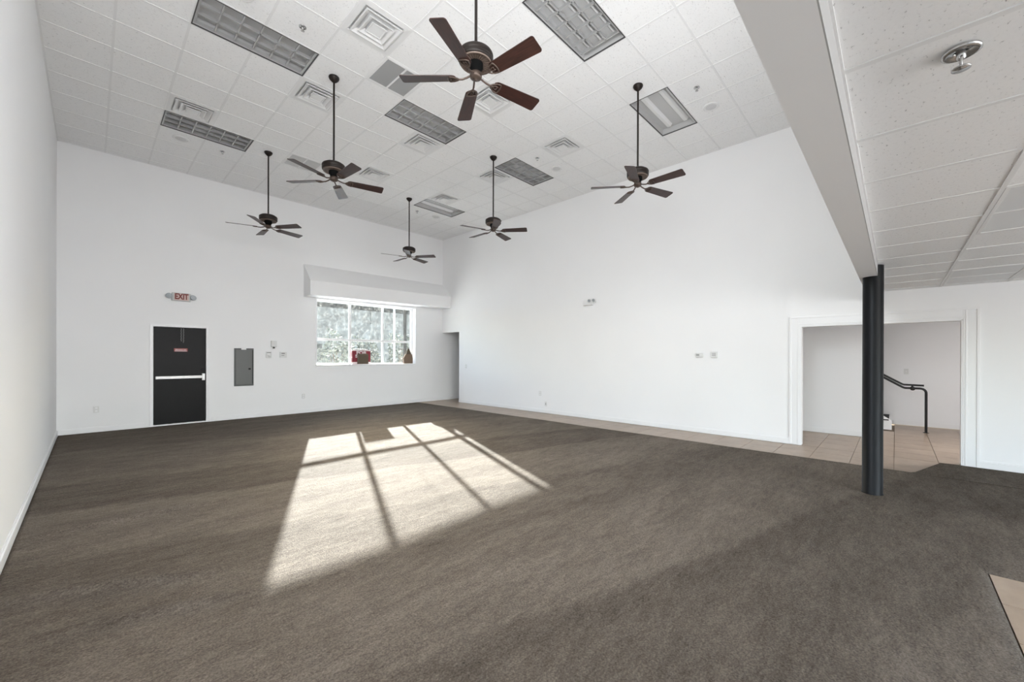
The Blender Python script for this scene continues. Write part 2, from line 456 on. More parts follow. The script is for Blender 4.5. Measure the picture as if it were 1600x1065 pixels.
sm = carpet.modifiers.new('thickness', 'SOLIDIFY'); sm.thickness = .012; sm.offset = -1

# floor tiles
T = .457; GP = .005
def tiles(x0, x1, y0, y1, ox, oy, skip=None):
    i0 = math.floor((x0-ox)/T); j0 = math.floor((y0-oy)/T); cache = {}
    i = i0
    while ox+i*T < x1-1e-4:
        j = j0
        while oy+j*T < y1-1e-4:
            a0, a1 = max(x0, ox+i*T), min(x1, ox+(i+1)*T); b0, b1 = max(y0, oy+j*T), min(y1, oy+(j+1)*T)
            if a1-a0 > .02 and b1-b0 > .02 and not (skip and skip((a0+a1)/2, (b0+b1)/2)):
                w_, h_ = round(a1-a0-GP, 3), round(b1-b0-GP, 3)
                if (w_, h_) not in cache:
                    cache[(w_, h_)] = MB().box((0, 0, -.025), (w_, h_, -.004)).mesh('floor_tile', M_tile)
                ob('floor_tile', cache[(w_, h_)], floor, (a0+GP/2, b0+GP/2, 0))
            j += 1
        i += 1
tiles(7.556, RX, -7.15, BY, RX+.05-3*T, -6.222)
tiles(RX, 12.46, -8.95, -5.1, RX+.05, -6.222, lambda x, y: (x > 10.16 and y > -6.43) or (x > 11.5 and y > -6.62))
tiles(RX, 9.9, 3.1, BY, RX+.05, -6.222)
tiles(2.6, 4.58, -8.9, -7.156, 4.587-5*T, -7.155-4*T)

# ------------------------------------------------------------------ upper ceiling
ceil = struct(MB().box((-.25, HY0, CZ+.22), (RX+.12, BY+.26, TOP)).build('ceiling', M_plenum))
LIGHTS = [(2, -2, 'louver'), (2, 3, 'louver'), (6, -2, 'louver'), (10, -2, 'louver'), (6, -7, 'louver_shift'), (10, -7, 'open'), (10, 3, 'open')]
VENTS = [(4, -4), (4, -1), (2, 2), (7, -4), (7, -1), (10, -4), (7, 2), (10, 2), (10, -1)]
RETS = [(5, -3), (5, 3)]
used = set()
for i, j, k in LIGHTS: used |= {(i, j), (i+1, j)}
used |= set(VENTS) | set(RETS)
NX = 14; xe = RX/U; ye = BY/U; ys = HY1/U
cache = {}
for i in range(NX):
    for j in range(-11, 8):
        if (i, j) in used: continue
        a0, a1 = i*U, min((i+1)*U, RX); b0, b1 = max(j*U, HY1), min((j+1)*U, BY)
        if a1-a0 < .03 or b1-b0 < .03: continue
        w_, h_ = round(a1-a0, 3), round(b1-b0, 3)
        if (w_, h_) not in cache:
            e = .010
            cache[(w_, h_)] = MB().box((e, e, .003), (w_-e, h_-e, .02)).mesh('ceiling_tile', M_tile_c)
        ob('ceiling_tile', cache[(w_, h_)], ceil, (a0, b0, CZ))
b = MB()
for i in range(NX+1):
    x = min(i*U, RX)
    jr = [j for j in range(-11, 8)]
    # break the bar where a two-cell light spans it
    spans = []; start = HY1
    for j in jr:
        blocked = any(li+1 == i and lj == j for li, lj, _ in LIGHTS)
        if blocked:
            spans.append((start, j*U)); start = (j+1)*U
    spans.append((start, BY))
    for a, c in spans:
        b.box((x-.012, a, CZ-.001), (x+.012, c, CZ+.007))
for j in range(-10, 8):
    b.box((0, j*U-.012, CZ-.0015), (RX, j*U+.012, CZ+.0065))
b.box((0, HY1, CZ-.002), (RX, HY1+.02, CZ+.006)); b.box((0, BY-.02, CZ-.002), (RX, BY, CZ+.006))
b.box((0, HY1, CZ-.002), (.02, BY, CZ+.006)); b.box((RX-.02, HY1, CZ-.002), (RX, BY, CZ+.006))
b.build('ceiling_grid', M_grid, ceil)

# low ceiling
lowc = struct(MB().box((-.25, YN-.2, LZ+.2), (RX+.12, HY0, LZ+.26)).build('ceiling_low', M_plenum))
yb0 = -7.144
rows = [HY0]; y = yb0
while y > YN: rows.append(y); y -= U
rows.append(YN)
cols = [0]; x = .62*U
while x < RX: cols.append(x); x += U
cols.append(RX)
cache = {}
LENS = [(6, 1), (11, 1)]
lens_cells = set()
for c_, r_ in LENS: lens_cells |= {(c_+1, r_), (c_+2, r_)}
for ci in range(len(cols)-1):
    for ri in range(len(rows)-1):
        if (ci, ri) in lens_cells: continue
        a0, a1, b1, b0 = cols[ci], cols[ci+1], rows[ri], rows[ri+1]
        if b1-b0 < .03 or a1-a0 < .03: continue
        w_, h_ = round(a1-a0, 3), round(b1-b0, 3)
        if (w_, h_) not in cache:
            cache[(w_, h_)] = MB().box((.010, .010, .003), (w_-.010, h_-.010, .02)).mesh('ceiling_tile', M_tile_c)
        ob('ceiling_tile', cache[(w_, h_)], lowc, (a0, b0, LZ))
b = MB()
for x in cols: b.box((x-.012, YN, LZ-.001), (x+.012, HY0, LZ+.007))
for y in rows: b.box((0, y-.012, LZ-.0015), (RX, y+.012, LZ+.0065))
b.build('ceiling_grid', M_grid, lowc)

# ------------------------------------------------------------------ window in back wall
win = struct(MB().box((WX0, 4.63, WZ0), (WX0+.045, 4.70, WZ1)).box((WX1-.07, 4.63, WZ0), (WX1, 4.70, WZ1))
             .box((WX0, 4.631, WZ0), (WX1, 4.699, WZ0+.03)).box((WX0, 4.631, WZ1-.035), (WX1, 4.699, WZ1)).build('window_1', M_trim, bevel=.003))
MXS = [(5.405, 5.468), (6.405, 6.462)]
b = MB()
for a, c in MXS: b.box((a, 4.638, WZ0+.02), (c, 4.69, WZ1-.03))
b.build('mullion', M_trim, win, bevel=.003)
MB().box((WX0+.04, 4.625, 1.885), (WX1-.06, 4.70, 1.948)).build('transom_bar', M_trim, win, bevel=.003)
PX = [(WX0+.045, 5.405), (5.468, 6.405), (6.462, WX1-.07)]
for a, c in PX:
    for z0, z1 in ((WZ0+.03, 1.885), (1.945, WZ1-.035)):
        MB().box((a, 4.662, z0), (c, 4.667, z1)).build('pane', M_glass, win)
MB().box((WX0-.03, BY-.03, WZ0-.022), (WX1+.03, 4.63, WZ0+.003)).build('window_sill', M_trim, win, bevel=.003)
b = MB()
b.box((WX0-.045, BY-.012, WZ0), (WX0, BY, WZ1+.04)).box((WX1, BY-.012, WZ0), (WX1+.05, BY, WZ1+.04)).box((WX0-.045, BY-.013, WZ1), (WX1+.05, BY-.0005, WZ1+.045))
b.build('casing', M_trim, win, bevel=.002)
# soffit box above the window (sloped top)
VY = 4.015
vx0, vx1 = 4.162, RX
zb = 3.0
vb = MB()
vb.add([(vx0, BY, 3.84), (vx0, VY, 3.36), (vx0, VY, zb), (vx0, BY, zb), (vx1, BY, 3.86), (vx1, VY, 3.42), (vx1, VY, zb+.055), (vx1, BY, zb+.055)],
       [(0, 1, 2, 3), (4, 7, 6, 5), (0, 4, 5, 1), (1, 5, 6, 2), (2, 6, 7, 3), (3, 7, 4, 0)])
struct(vb.build('wall_soffit', M_wall))
# added unseen windows behind / above the camera, framing the fill lights
n = 2
for (wins, y0, z0, z1) in ((SW, YN, .45, 2.42), (CW[:2], HY1, 2.5, 3.4)):
    for a, c in wins:
        b = MB(); yy = y0-.12
        b.box((a, yy, z0), (a+.05, yy+.06, z1)).box((c-.05, yy, z0), (c, yy+.06, z1)).box((a+.05, yy, z0), (c-.05, yy+.06, z0+.05)).box((a+.05, yy, z1-.05), (c-.05, yy+.06, z1))
        b.box(((a+c)/2-.025, yy, z0+.05), ((a+c)/2+.025, yy+.06, z1-.05))
        o = struct(b.build('window_%d' % n, M_trim)); n += 1
        for p0, p1 in ((a+.05, (a+c)/2-.025), ((a+c)/2+.025, c-.05)):
            MB().box((p0, yy+.028, z0+.05), (p1, yy+.032, z1-.05)).build('pane', M_glass, o)

# ------------------------------------------------------------------ door
door = struct(MB().box((1.303, BY+.050, .03), (2.163, BY+.092, 2.062)).build('door_1', M_door, bevel=.003))
b = MB()
b.box((DX0, BY-.008, 0), (1.300, BY+.14, DZ1)).box((2.166, BY-.008, 0), (DX1, BY+.14, DZ1)).box((1.3, BY-.008, 2.066), (2.166, BY+.14, DZ1))
b.box((DX0-.004, BY-.016, 0), (DX0+.02, BY, DZ1+.004)).box((DX1-.02, BY-.016, 0), (DX1+.004, BY, DZ1+.004)).box((DX0+.02, BY-.016, DZ1-.02), (DX1-.02, BY, DZ1+.004))
b.build('door_frame', M_trim, door, bevel=.002)
MB().box((1.3, BY-.004, 0), (2.166, BY+.14, .026)).build('threshold', M_alu, door)
MB().box((DX0-.1, BY+.16, -.05), (DX1+.1, BY+.22, 2.2)).build('door_backing', M_door, door)
b = MB()
b.box((1.335, BY-.005, .972), (2.10, BY+.03, 1.032))
pb = b.build('push_bar', M_alu, door, bevel=.006)
MB().box((1.345, BY+.03, .98), (1.40, BY+.05, 1.024)).build('bar_mount', M_alu, pb)
MB().box((2.095, BY-.015, .925), (2.145, BY+.05, 1.075)).build('latch_case', M_alu, pb, bevel=.004)
b = MB(); b.lathe([(.0, 0), (.022, 0), (.022, .012), (.014, .02), (0, .02)], 20, mtx=Matrix.Translation((2.10, BY+.05, 1.165)) @ Matrix.Rotation(math.pi/2, 4, 'X'), caps=False)
b.build('deadbolt', M_rail, door)
# hanging door closer straps
for dx, ln in ((0, .30), (.038, .34)):
    b = MB(); zz = 2.07
    nk = int(ln/.03)
    for k in range(nk):
        zc = zz-.015-k*.03
        b.box((1.739+dx+(.003 if k % 2 else -.002), BY+.036, zc-.017), (1.752+dx+(.003 if k % 2 else -.002), BY+.044, zc+.015))
    tag(b.build('hanging_strap', mat('worn_strap', (.14, .14, .135, 1), .5) if dx == 0 else D.materials['worn_strap']),
        ('left shorter' if dx == 0 else 'right longer')+' grey strap hanging over the black exit door', 'strap', 'straps over the exit door')
# red plate on the door
pl = thing('door_plate', 'small red warning plate with pale lettering on the black door', 'sign', (1.742, BY+.050, 1.585))
MB().box((-.112, -.004, -.034), (.112, 0, .034)).build('plate', M_platered, pl)
t = text_mesh('EMERGENCY EXIT', .030, .001, face_room(0, -.005, .008), .0008, .78)
t.materials.append(M_signw); ob('lettering', t, pl)
MB().box((-.10, -.005, -.027), (.10, -.004, -.014)).build('text_line', M_signw, pl)

# ------------------------------------------------------------------ exit sign
ex_ = thing('exit_sign', 'white exit sign with red letters and two grey emergency lamp heads', 'sign', (1.735, BY, 2.71))
MB().box((-.152, -.05, -.085), (.155, 0, .085)).build('housing', mat('sign_housing', (.50, .51, .51, 1), .5), ex_, bevel=.008)
MB().box((-.115, -.053, -.074), (.125, -.05, .074)).build('face', M_pink, ex_)
t = text_mesh('EXIT', .165, .002, face_room(.005, -.056, .002), .006, .66)
t.materials.append(M_red2); ob('lettering', t, ex_)
for s_ in (-1, 1):
    b = MB(); mt = Matrix.Translation((s_*.195, -.05, .012 if s_ < 0 else .0)) @ Matrix.Rotation(math.radians(90-12*s_), 4, 'X') @ Matrix.Rotation(s_*.2, 4, 'Y')
    b.lathe([(.018, -.045), (.040, -.03), (.052, .0), (.055, .018), (.050, .024)], 24, mtx=mt)
    h = b.build('lamp_head', M_lamp, ex_)
    MB().lathe([(.045, .0245), (.03, .028), (.0, .029)], 24, mtx=mt, caps=False).build('lens', mat('lens_grey', (.42, .45, .47, 1), .3), h)
    MB().tube([(s_*.15, -.03, 0), (s_*.175, -.035, 0)], .016, 10).build('arm', M_lamp, ex_)

# ------------------------------------------------------------------ electrical panel
ep = thing('electrical_panel', 'flush dark grey electrical panel with hinged door beside black exit door', 'electrical panel', (2.869, BY, 1.2))
MB().box((-.192, -.014, -.44), (.192, 0, .44)).build('surround', M_grey, ep, bevel=.003)
d_ = MB().box((-.165, -.024, -.405), (.160, -.014, .405)).build('door', mat('panel_grey_light', (.13, .135, .13, 1), .45), ep, bevel=.003)
MB().box((.085, -.030, -.062), (.130, -.024, -.025)).box((.104, -.034, -.058), (.128, -.03, -.032)).build('latch', M_rubber, d_)
MB().box((-.055, -.026, .408), (.04, -.013, .436)).build('tag', M_alu, ep)
MB().box((.160, -.020, -.40), (.172, -.013, .40)).build('hinge', M_rubber, ep)

# ------------------------------------------------------------------ small wall devices
def device(name, label, cat, wall, a, z, w_, h_, d_, det, group=None):
    """wall 'back': a is x; wall 'right': a is y (faces -x)"""
    if wall == 'back': o = thing(name, label, cat, (a, BY, z), group)
    elif wall == 'right': o = thing(name, label, cat, (RX, a, z), group, -math.pi/2)
    else: o = thing(name, label, cat, (12.48, a, z), group, -math.pi/2)
    MB().box((-w_/2, -d_, -h_/2), (w_/2, 0, h_/2)).build('cover', M_plastic, o, bevel=.003)
    for nm, x0, z0, x1, z1, m_, dd_ in det:
        MB().box((x0, -d_-dd_, z0), (x1, -d_+.001, z1)).build(nm, m_, o)
    return o
device('alarm_box', 'square white alarm box on back wall above two small controls', 'alarm box', 'back', 3.478, 1.76, .115, .145, .06,
       [('vent', -.03, .01, .03, .018, M_plastic, .003), ('vent', -.03, -.02, .03, -.012, M_plastic, .003), ('conduit', -.02, -.115, .015, -.0726, M_slot, -.035)])
device('wall_thermostat', 'white thermostat with round dial below left of the alarm box', 'thermostat', 'back', 3.373, 1.495, .115, .15, .03,
       [('slot', -.045, .045, .045, .055, M_slot, .001)])
thd = [o for o in D.objects if o.name == 'wall_thermostat'][0]
MB().lathe([(.036, 0), (.034, .012), (.0, .014)], 24, mtx=Matrix.Translation((0, -.03, -.015)) @ Matrix.Rotation(math.pi/2, 4, 'X'), caps=False).build('dial', M_white, thd)
device('double_switch', 'white control plate with two dark slots below right of the alarm box', 'wall control', 'back', 3.69, 1.493, .15, .14, .03,
       [('display', -.045, .025, .03, .042, M_slot, .002), ('slot', -.045, -.022, .02, -.012, M_slot, .002)])
for a, lb in ((.498, 'white power outlet low on back wall left of the black door'), (4.16, 'white power outlet low on back wall left below the window')):
    device('power_outlet', lb, 'outlet', 'back', a, .43, .075, .12, .007, [('socket', -.016, .012, .016, .042, M_trim, .003), ('socket', -.016, -.042, .016, -.012, M_trim, .003)])
device('power_outlet', 'white power outlet on long right wall, the higher of two', 'outlet', 'right', .166, .50, .075, .12, .007,
       [('socket', -.016, .012, .016, .042, M_trim, .003), ('socket', -.016, -.042, .016, -.012, M_trim, .003)])
device('cable_plate', 'white cable plate just above baseboard on long right wall', 'wall plate', 'right', -.03, .235, .07, .115, .007, [('jack', -.01, -.012, .01, .012, M_slot, .001)])
device('light_switch', 'white light switch on right wall beside the narrow far opening', 'switch', 'right', 3.23, 1.155, .075, .12, .007, [('toggle', -.006, -.014, .006, .014, M_trim, .012)])
device('light_switch', 'white light switch on stair hall wall above handrail', 'switch', 'hall', -6.863, 1.167, .075, .12, .007, [('toggle', -.006, -.014, .006, .014, M_trim, .012)])
device('wall_thermostat', 'small white thermostat with grey display on right wall, left of square one', 'thermostat', 'right', -3.90, 1.50, .13, .085, .028,
       [('display', -.055, -.012, .0, .022, mat('display_grey', (.35, .36, .35, 1), .3), .001), ('button', .02, -.01, .045, .02, M_white, .004)])
device('wall_control', 'square white wall control with louvers on right wall, right of thermostat', 'wall control', 'right', -4.17, 1.51, .11, .115, .03,
       [('slat', -.035, .02-k*.022, .035, .026-k*.022, M_slot, .0005) for k in range(3)])
em = thing('emergency_light', 'white twin-head emergency light high on long right wall', 'emergency light', (RX, -1.38, 2.73), None, -math.pi/2)
MB().box((-.15, -.07, -.045), (.10, 0, .055)).build('battery_box', M_white, em, bevel=.006)
for dx in (.045, .165):
    mt = Matrix.Translation((dx, -.09, .055)) @ Matrix.Rotation(math.radians(110), 4, 'X')
    h = MB().lathe([(.02, -.03), (.036, -.01), (.042, .025)], 20, mtx=mt).build('lamp_head', M_plastic, em)
    MB().lathe([(.036, .0255), (0, .027)], 20, mtx=mt, caps=False).build('lens', M_lamp, h)
MB().box((.09, -.05, .0), (.17, -.02, .02)).build('arm', M_white, em)

# ------------------------------------------------------------------ things on window sill and hall
fs = thing('for_sale_sign', 'maroon and white FOR SALE sign leaning in window behind cardboard', 'sign', (5.752, 4.610, WZ0+.005))
MB().box((-.272, -.004, .0), (.272, .004, .385)).build('board', M_red, fs)
MB().box((-.278, -.006, .374), (.278, .006, .402)).build('border', M_signw, fs)
MB().box((-.27, -.006, 0), (.27, -.004, .055)).build('lower_strip', M_signw, fs)
for tx, z_, s_ in (('FOR', .318, .118), ('SALE', .222, .118)):
    t = text_mesh(tx, s_, .001, face_room(0, -.006, z_), .006, 1.35 if tx == 'FOR' else 1.45)
    t.materials.append(M_signw); ob('lettering', t, fs)
MB().tube([(-.25, 0, .40), (-.21, 0, .43), (.15, 0, .43), (.20, 0, .40)], .006, 8).build('wire_frame', M_white, fs)
cb = thing('cardboard_box', 'flat brown cardboard box standing in front of the maroon sign', 'box', (5.775, 4.56, WZ0+.005))
MB().box((-.155, -.03, 0), (.150, .03, .262)).build('body', M_card, cb, bevel=.003)
b = MB(); b.add([(-.155, -.03, .262), (.150, -.03, .262), (.13, -.02, .30), (-.12, -.02, .295)], [(0, 1, 2, 3)])
b.add([(-.155, .03, .262), (.150, .03, .262), (.12, .02, .285), (-.14, .02, .30)], [(3, 2, 1, 0)]); b.build('flap', M_card, cb)
bgb = thing('paper_bag', 'tan paper bag with dark folded top in right corner of window sill', 'bag', (7.225, 4.545, WZ0+.005))
b = MB(); wv = [(-.155, -.035, 0), (.155, -.035, 0), (.155, .035, 0), (-.155, .035, 0), (-.175, -.045, .16), (.15, -.045, .16), (.15, .045, .16), (-.175, .045, .16), (-.09, -.03, .29), (.13, -.03, .29), (.13, .03, .29), (-.09, .03, .29)]
b.add(wv, [(3, 2, 1, 0), (0, 1, 5, 4), (1, 2, 6, 5), (2, 3, 7, 6), (3, 0, 4, 7), (4, 5, 9, 8), (5, 6, 10, 9), (6, 7, 11, 10), (7, 4, 8, 11), (8, 9, 10, 11)])
b.build('body', M_card2, bgb, bevel=.012)
b = MB(); b.add([(-.07, -.024, .29), (.11, -.024, .29), (.11, .024, .29), (-.07, .024, .29), (-.0, -.008, .47), (.05, -.008, .46), (.05, .008, .46), (-.0, .008, .47)],
                [(3, 2, 1, 0), (4, 5, 6, 7), (0, 1, 5, 4), (1, 2, 6, 5), (2, 3, 7, 6), (3, 0, 4, 7)])
b.build('folded_top', M_card, bgb)
b = MB(); b.tube([(0, 0, 0), (.002, 0, -.2), (-.003, 0, -.42), (.005, 0, -.50)], .004, 6); b.lathe([(0, -.53), (.008, -.52), (.008, -.49), (.003, -.48)], 10)
tag(b.build('pull_cord', M_rubber, None, (6.02, 4.60, WZ1-.035)), 'thin dark pull cord hanging in the middle window pane', 'cord')

# ------------------------------------------------------------------ column
co = thing('support_column', 'round black steel column supporting the white header beam', 'column', (6.185, -6.51, 0))
cr = .088
MB().lathe([(cr+.006, 0), (cr+.006, .006), (cr, .012), (cr, 2.334)], 48, mi=0).build('shaft', M_black, co)
b = MB(); n_ = 24
poly = [(cr*math.cos(a), cr*math.sin(a)) for a in [math.pi+math.radians(20)+k*math.radians(140)/n_ for k in range(n_+1)]]
b.prism(poly, 2.334, 2.448)
b.build('top_section', M_black, co)

# ------------------------------------------------------------------ stairs and handrail
st = thing('hall_staircase', 'white stringer staircase with black treads rising behind hall wall', 'stairs', (11.50, -6.64, 0))
rise, run = .178, .27
poly = [(0, 0), (0, .185)]
for k in range(9): poly += [(k*run+.02, rise*(k+1)+.01+.0), (k*run+run*.9, rise*(k+1)+.12)]
b = MB(); prof = [(0, 0), (0, .19)]+[(9*run, .19+9*rise), (9*run, 0)]
vs_ = [(-.035, y, z) for y, z in prof]+[(0, y, z) for y, z in prof]; k = len(prof)
b.add(vs_, [tuple(range(k)), tuple(range(k, 2*k))[::-1]]+[(i, i+k, (i+1) % k+k, (i+1) % k) for i in range(k)])
b.build('stringer', M_trim, st)
for k in range(9):
    MB().box((0, k*run+.06, 0 if k == 0 else k*rise), (.975, 9*run, (k+1)*rise-.02)).build('riser', M_trim, st)
    MB().box((-.045, k*run+.045, (k+1)*rise-.02+.03), (.975, k*run+run+.06, (k+1)*rise+.03)).build('tread', M_rubber, st)
hr = thing('handrail', 'black double pipe handrail with floor post in stair hall', 'handrail', (11.518, -7.131, 0))
def arc(c, r, a0, a1, n=6): return [(0, c[0]+r*math.cos(math.radians(a0+(a1-a0)*k/n)), c[1]+r*math.sin(math.radians(a0+(a1-a0)*k/n))) for k in range(n+1)]
pts = [(0, 0, 0), (0, 0, .77)]+arc((.085, .775), .085, 180, 90)+[(0, .30, .86), (0, .33, .872), (0, 1.5, 1.637)]
MB().tube(pts, .021, 14).lathe([(.045, 0), (.045, .006), (.021, .010)], 20).build('post', M_rail, hr)
MB().tube([(0, .03, .918), (0, .315, .925), (0, .35, .94), (0, 1.5, 1.69)], .019, 14).build('upper_rail', M_rail, hr)
b = MB(); b.lathe([(0, -.045), (.04, -.035), (.04, .035), (0, .045)], 16, mtx=Matrix.Translation((0, .19, .855)) @ Matrix.Rotation(math.pi/2, 4, 'Y'), caps=False)
b.box((-.008, .18, .86), (.008, .21, .92)); b.build('bracket', M_rail, hr)

# ------------------------------------------------------------------ ceiling fans
def build_fan(label, loc, grp):
    f_ = thing('ceiling_fan', label, 'ceiling fan', loc, grp)
    MB().lathe([(.068, 0), (.070, -.012), (.060, -.035), (.034, -.062), (.018, -.075), (.013, -.08)], 32).build('canopy', M_bronze, f_)
    MB().lathe([(.013, -.06), (.013, -1.19)], 16).build('downrod', M_bronze, f_)
    zt = -1.205
    MB().lathe([(.013, zt+.010), (.06, zt+.008), (.115, zt-.006), (.146, zt-.026), (.153, zt-.038), (.153, zt-.062), (.147, zt-.070), (.153, zt-.078), (.151, zt-.098), (.136, zt-.112), (.128, zt-.114), (.126, zt-.100), (.05, zt-.100)], 48).build('motor_housing', M_bronze, f_)
    hub = f_.children[-1]
    b = MB()
    for k in range(28):
        mt = Matrix.Rotation(2*math.pi*k/28, 4, 'Z')
        b.box((.060, -.0035, zt-.116), (.128, .0035, zt-.100), mtx=mt)
    b.lathe([(.140, zt-.108), (.138, zt-.118), (.126, zt-.119), (.124, zt-.110)], 48)
    b.build('vent_ring', mat('vent_rib_bronze', (.17, .125, .10, 1), .5, metal=.2), hub)
    MB().lathe([(.064, zt-.100), (.064, zt-.150), (.050, zt-.170), (.046, zt-.195)], 32).build('flywheel', mat('flywheel_black', (.006, .006, .006, 1), .9, spec=.05), f_)
    MB().lathe([(.040, zt-.190), (.052, zt-.200), (.055, zt-.225), (.050, zt-.240), (.034, zt-.250), (.008, zt-.254), (.008, zt-.262), (0, zt-.264)], 32, caps=False).build('switch_cap', M_bronze2, f_)
    zb_ = 3.92-CZ
    L0, L1 = .175, .665; w0, w1 = .058, .073
    poly = []
    def corner(cx, cy, r, a0, a1, n=5):
        return [(cx+r*math.cos(math.radians(a0+(a1-a0)*k/n)), cy+r*math.sin(math.radians(a0+(a1-a0)*k/n))) for k in range(n+1)]
    poly += corner(L1-.022, w1-.022, .022, 0, 90)
    poly += corner(L0+.045, w0-.045, .045, 90, 180)
    poly += corner(L0+.045, -w0+.045, .045, 180, 270)
    poly += corner(L1-.022, -w1+.022, .022, 270, 360)
    bm_ = MB().prism(poly, 0, .007).mesh('blade', M_wood)
    ib = MB()
    # ornamental blade iron: neck plus open scrolled head under the blade root
    ib.tube([(.05, 0, .02), (.08, 0, .006), (.12, 0, -.006), (.17, 0, -.007)], .0085, 8)
    for s_ in (-1, 1):
        ib.tube([(.145, 0, -.007), (.165, s_*.022, -.006), (.195, s_*.040, -.005), (.228, s_*.046, -.005)], .0065, 8)
        ib.tube([(.17, 0, -.006), (.185, s_*.010, -.005), (.205, s_*.018, -.005), (.222, s_*.012, -.005), (.21, s_*.003, -.005)], .005, 8)
    arc_ = [(.228+.016*math.cos(a), .048*math.sin(a), -.005) for a in [math.radians(-90+180*k/10) for k in range(11)]]
    ib.tube(arc_, .0065, 8)
    im_ = ib.mesh('blade_iron', M_bronze2)
    for k in range(5):
        o = ob('blade', bm_, f_); i2 = ob('blade_iron', im_, f_)
        a = 2*math.pi*k/5
        for q_ in (o, i2):
            q_.location = (0, 0, zb_)
            q_.rotation_euler = (Matrix.Rotation(a, 3, 'Z') @ Matrix.Rotation(math.radians(PITCH), 3, 'X')).to_euler()
    return f_
PITCH = -13
FANS = [((4.5, -6.5), 60, 'large dark brown ceiling fan nearest the camera, its rod leaving the top edge'),
        ((4.5, -1.5), 56, 'dark ceiling fan second in left row, beside nested square vents'),
        ((4.5, 3.5), 16, 'leftmost dark ceiling fan, hanging nearest above the black door side'),
        ((9.5, 3.5), 18, 'smallest farthest dark ceiling fan, hanging just above window soffit'),
        ((9.5, -1.5), 18, 'dark ceiling fan in front of the far corner, second in right row'),
        ((9.5, -6.5), 54, 'rightmost dark ceiling fan, its rod crossing an open light fixture')]
proto = None
for (i, j), th, lb in FANS:
    if proto is None:
        proto = build_fan(lb, (i*U, j*U, CZ), 'dark ceiling fans'); f_ = proto
    else:
        f_ = copy_tree(proto); f_.location = (i*U, j*U, CZ); f_['label'] = lb
    f_.rotation_euler = (0, 0, math.radians(th))

# ------------------------------------------------------------------ light fixtures
def fixture(i, j, kind, label):
    o = thing('ceiling_light', label, 'ceiling light', (i*U, j*U, CZ), 'recessed fluorescent fixtures')
    W, H, Z_ = 2*U, U, .10
    e = .013
    b = MB()
    b.box((e, e, Z_), (W-e, H-e, Z_+.01)); b.box((e, e, .008), (e+.008, H-e, Z_)); b.box((W-e-.008, e, .008), (W-e, H-e, Z_))
    b.box((e+.008, e, .008), (W-e-.008, e+.008, Z_)); b.box((e+.008, H-e-.008, .008), (W-e-.008, H-e, Z_))
    b.build('housing', M_pan, o)
    b = MB(); t_ = .014
    b.box((0.002, .002, -.004), (W-.002, t_, .008)).box((.002, H-t_, -.004), (W-.002, H-.002, .008)).box((.002, t_, -.004), (t_, H-t_, .008)).box((W-t_, t_, -.004), (W-.002, H-t_, .008))
    b.build('frame', M_edge, o)
    if kind.startswith('louver'):
        sh = -.085 if kind.endswith('shift') else 0
        x0, x1, y0, y1 = .03+(0 if not sh else -.0), W-.03+sh, .03, H-.03
        b = MB(); nc, nr = 6, 3
        def blade(ax, c, a0, a1):
            # tapered vane: thicker at the bottom
            if ax == 'x':
                p = [(c-.008, a0, .012), (c+.008, a0, .012), (c+.002, a0, .052), (c-.002, a0, .052)]
                p2 = [(x_, a1, z_) for x_, _, z_ in p]
            else:
                p = [(a0, c-.008, .012), (a0, c+.008, .012), (a0, c+.002, .052), (a0, c-.002, .052)]
                p2 = [(a1, y_, z_) for _, y_, z_ in p]
            b.add(p+p2, [(3, 2, 1, 0), (4, 5, 6, 7), (0, 1, 5, 4), (1, 2, 6, 5), (2, 3, 7, 6), (3, 0, 4, 7)])
        for k in range(nc+1): blade('x', x0+(x1-x0)*k/nc, y0, y1)
        for k in range(nr+1): blade('y', y0+(y1-y0)*k/nr, x0, x1)
        b.build('louver', M_louv, o)
        for k in range(3):
            yy = y0+(y1-y0)*(k+.5)/3
            MB().tube([(.05, yy, .085), (W-.05, yy, .085)], .0125, 10).build('tube', M_tube, o)
    else:
        for yy in (H*.27, H*.73):
            b = MB(); b.add([(.06, yy-.055, Z_-.001), (.06, yy+.055, Z_-.001), (.06, yy+.025, Z_-.04), (.06, yy-.025, Z_-.04),
                            (W-.10, yy-.055, Z_-.001), (W-.10, yy+.055, Z_-.001), (W-.10, yy+.025, Z_-.04), (W-.10, yy-.025, Z_-.04)],
                           [(0, 1, 2, 3), (7, 6, 5, 4), (0, 3, 7, 4), (3, 2, 6, 7), (2, 1, 5, 6), (1, 0, 4, 5)])
            b.build('ballast_channel', M_white, o)
        MB().box((.03, .022, .012), (W-.03, .05, .02)).build('door_rail', M_pan, o)
    return o
LL = ['long louvered ceiling light at top left edge of the ceiling', 'louvered ceiling light near left wall, left of the leftmost fan rod',
      'louvered ceiling light in mid ceiling below the striped return grille', 'louvered ceiling light right of the fan rod in front of far corner',
      'louvered ceiling light at top edge right of the large fan, louver slid aside', 'uncovered ceiling light crossed by the rightmost fan rod',
      'uncovered ceiling light farthest from camera, next to the farthest fan rod']
for (i, j, k), lb in zip(LIGHTS, LL): fixture(i, j, k, lb)
LNL = ['flat lens ceiling light in low ceiling at right edge', 'flat lens ceiling light in low ceiling near the right wall']
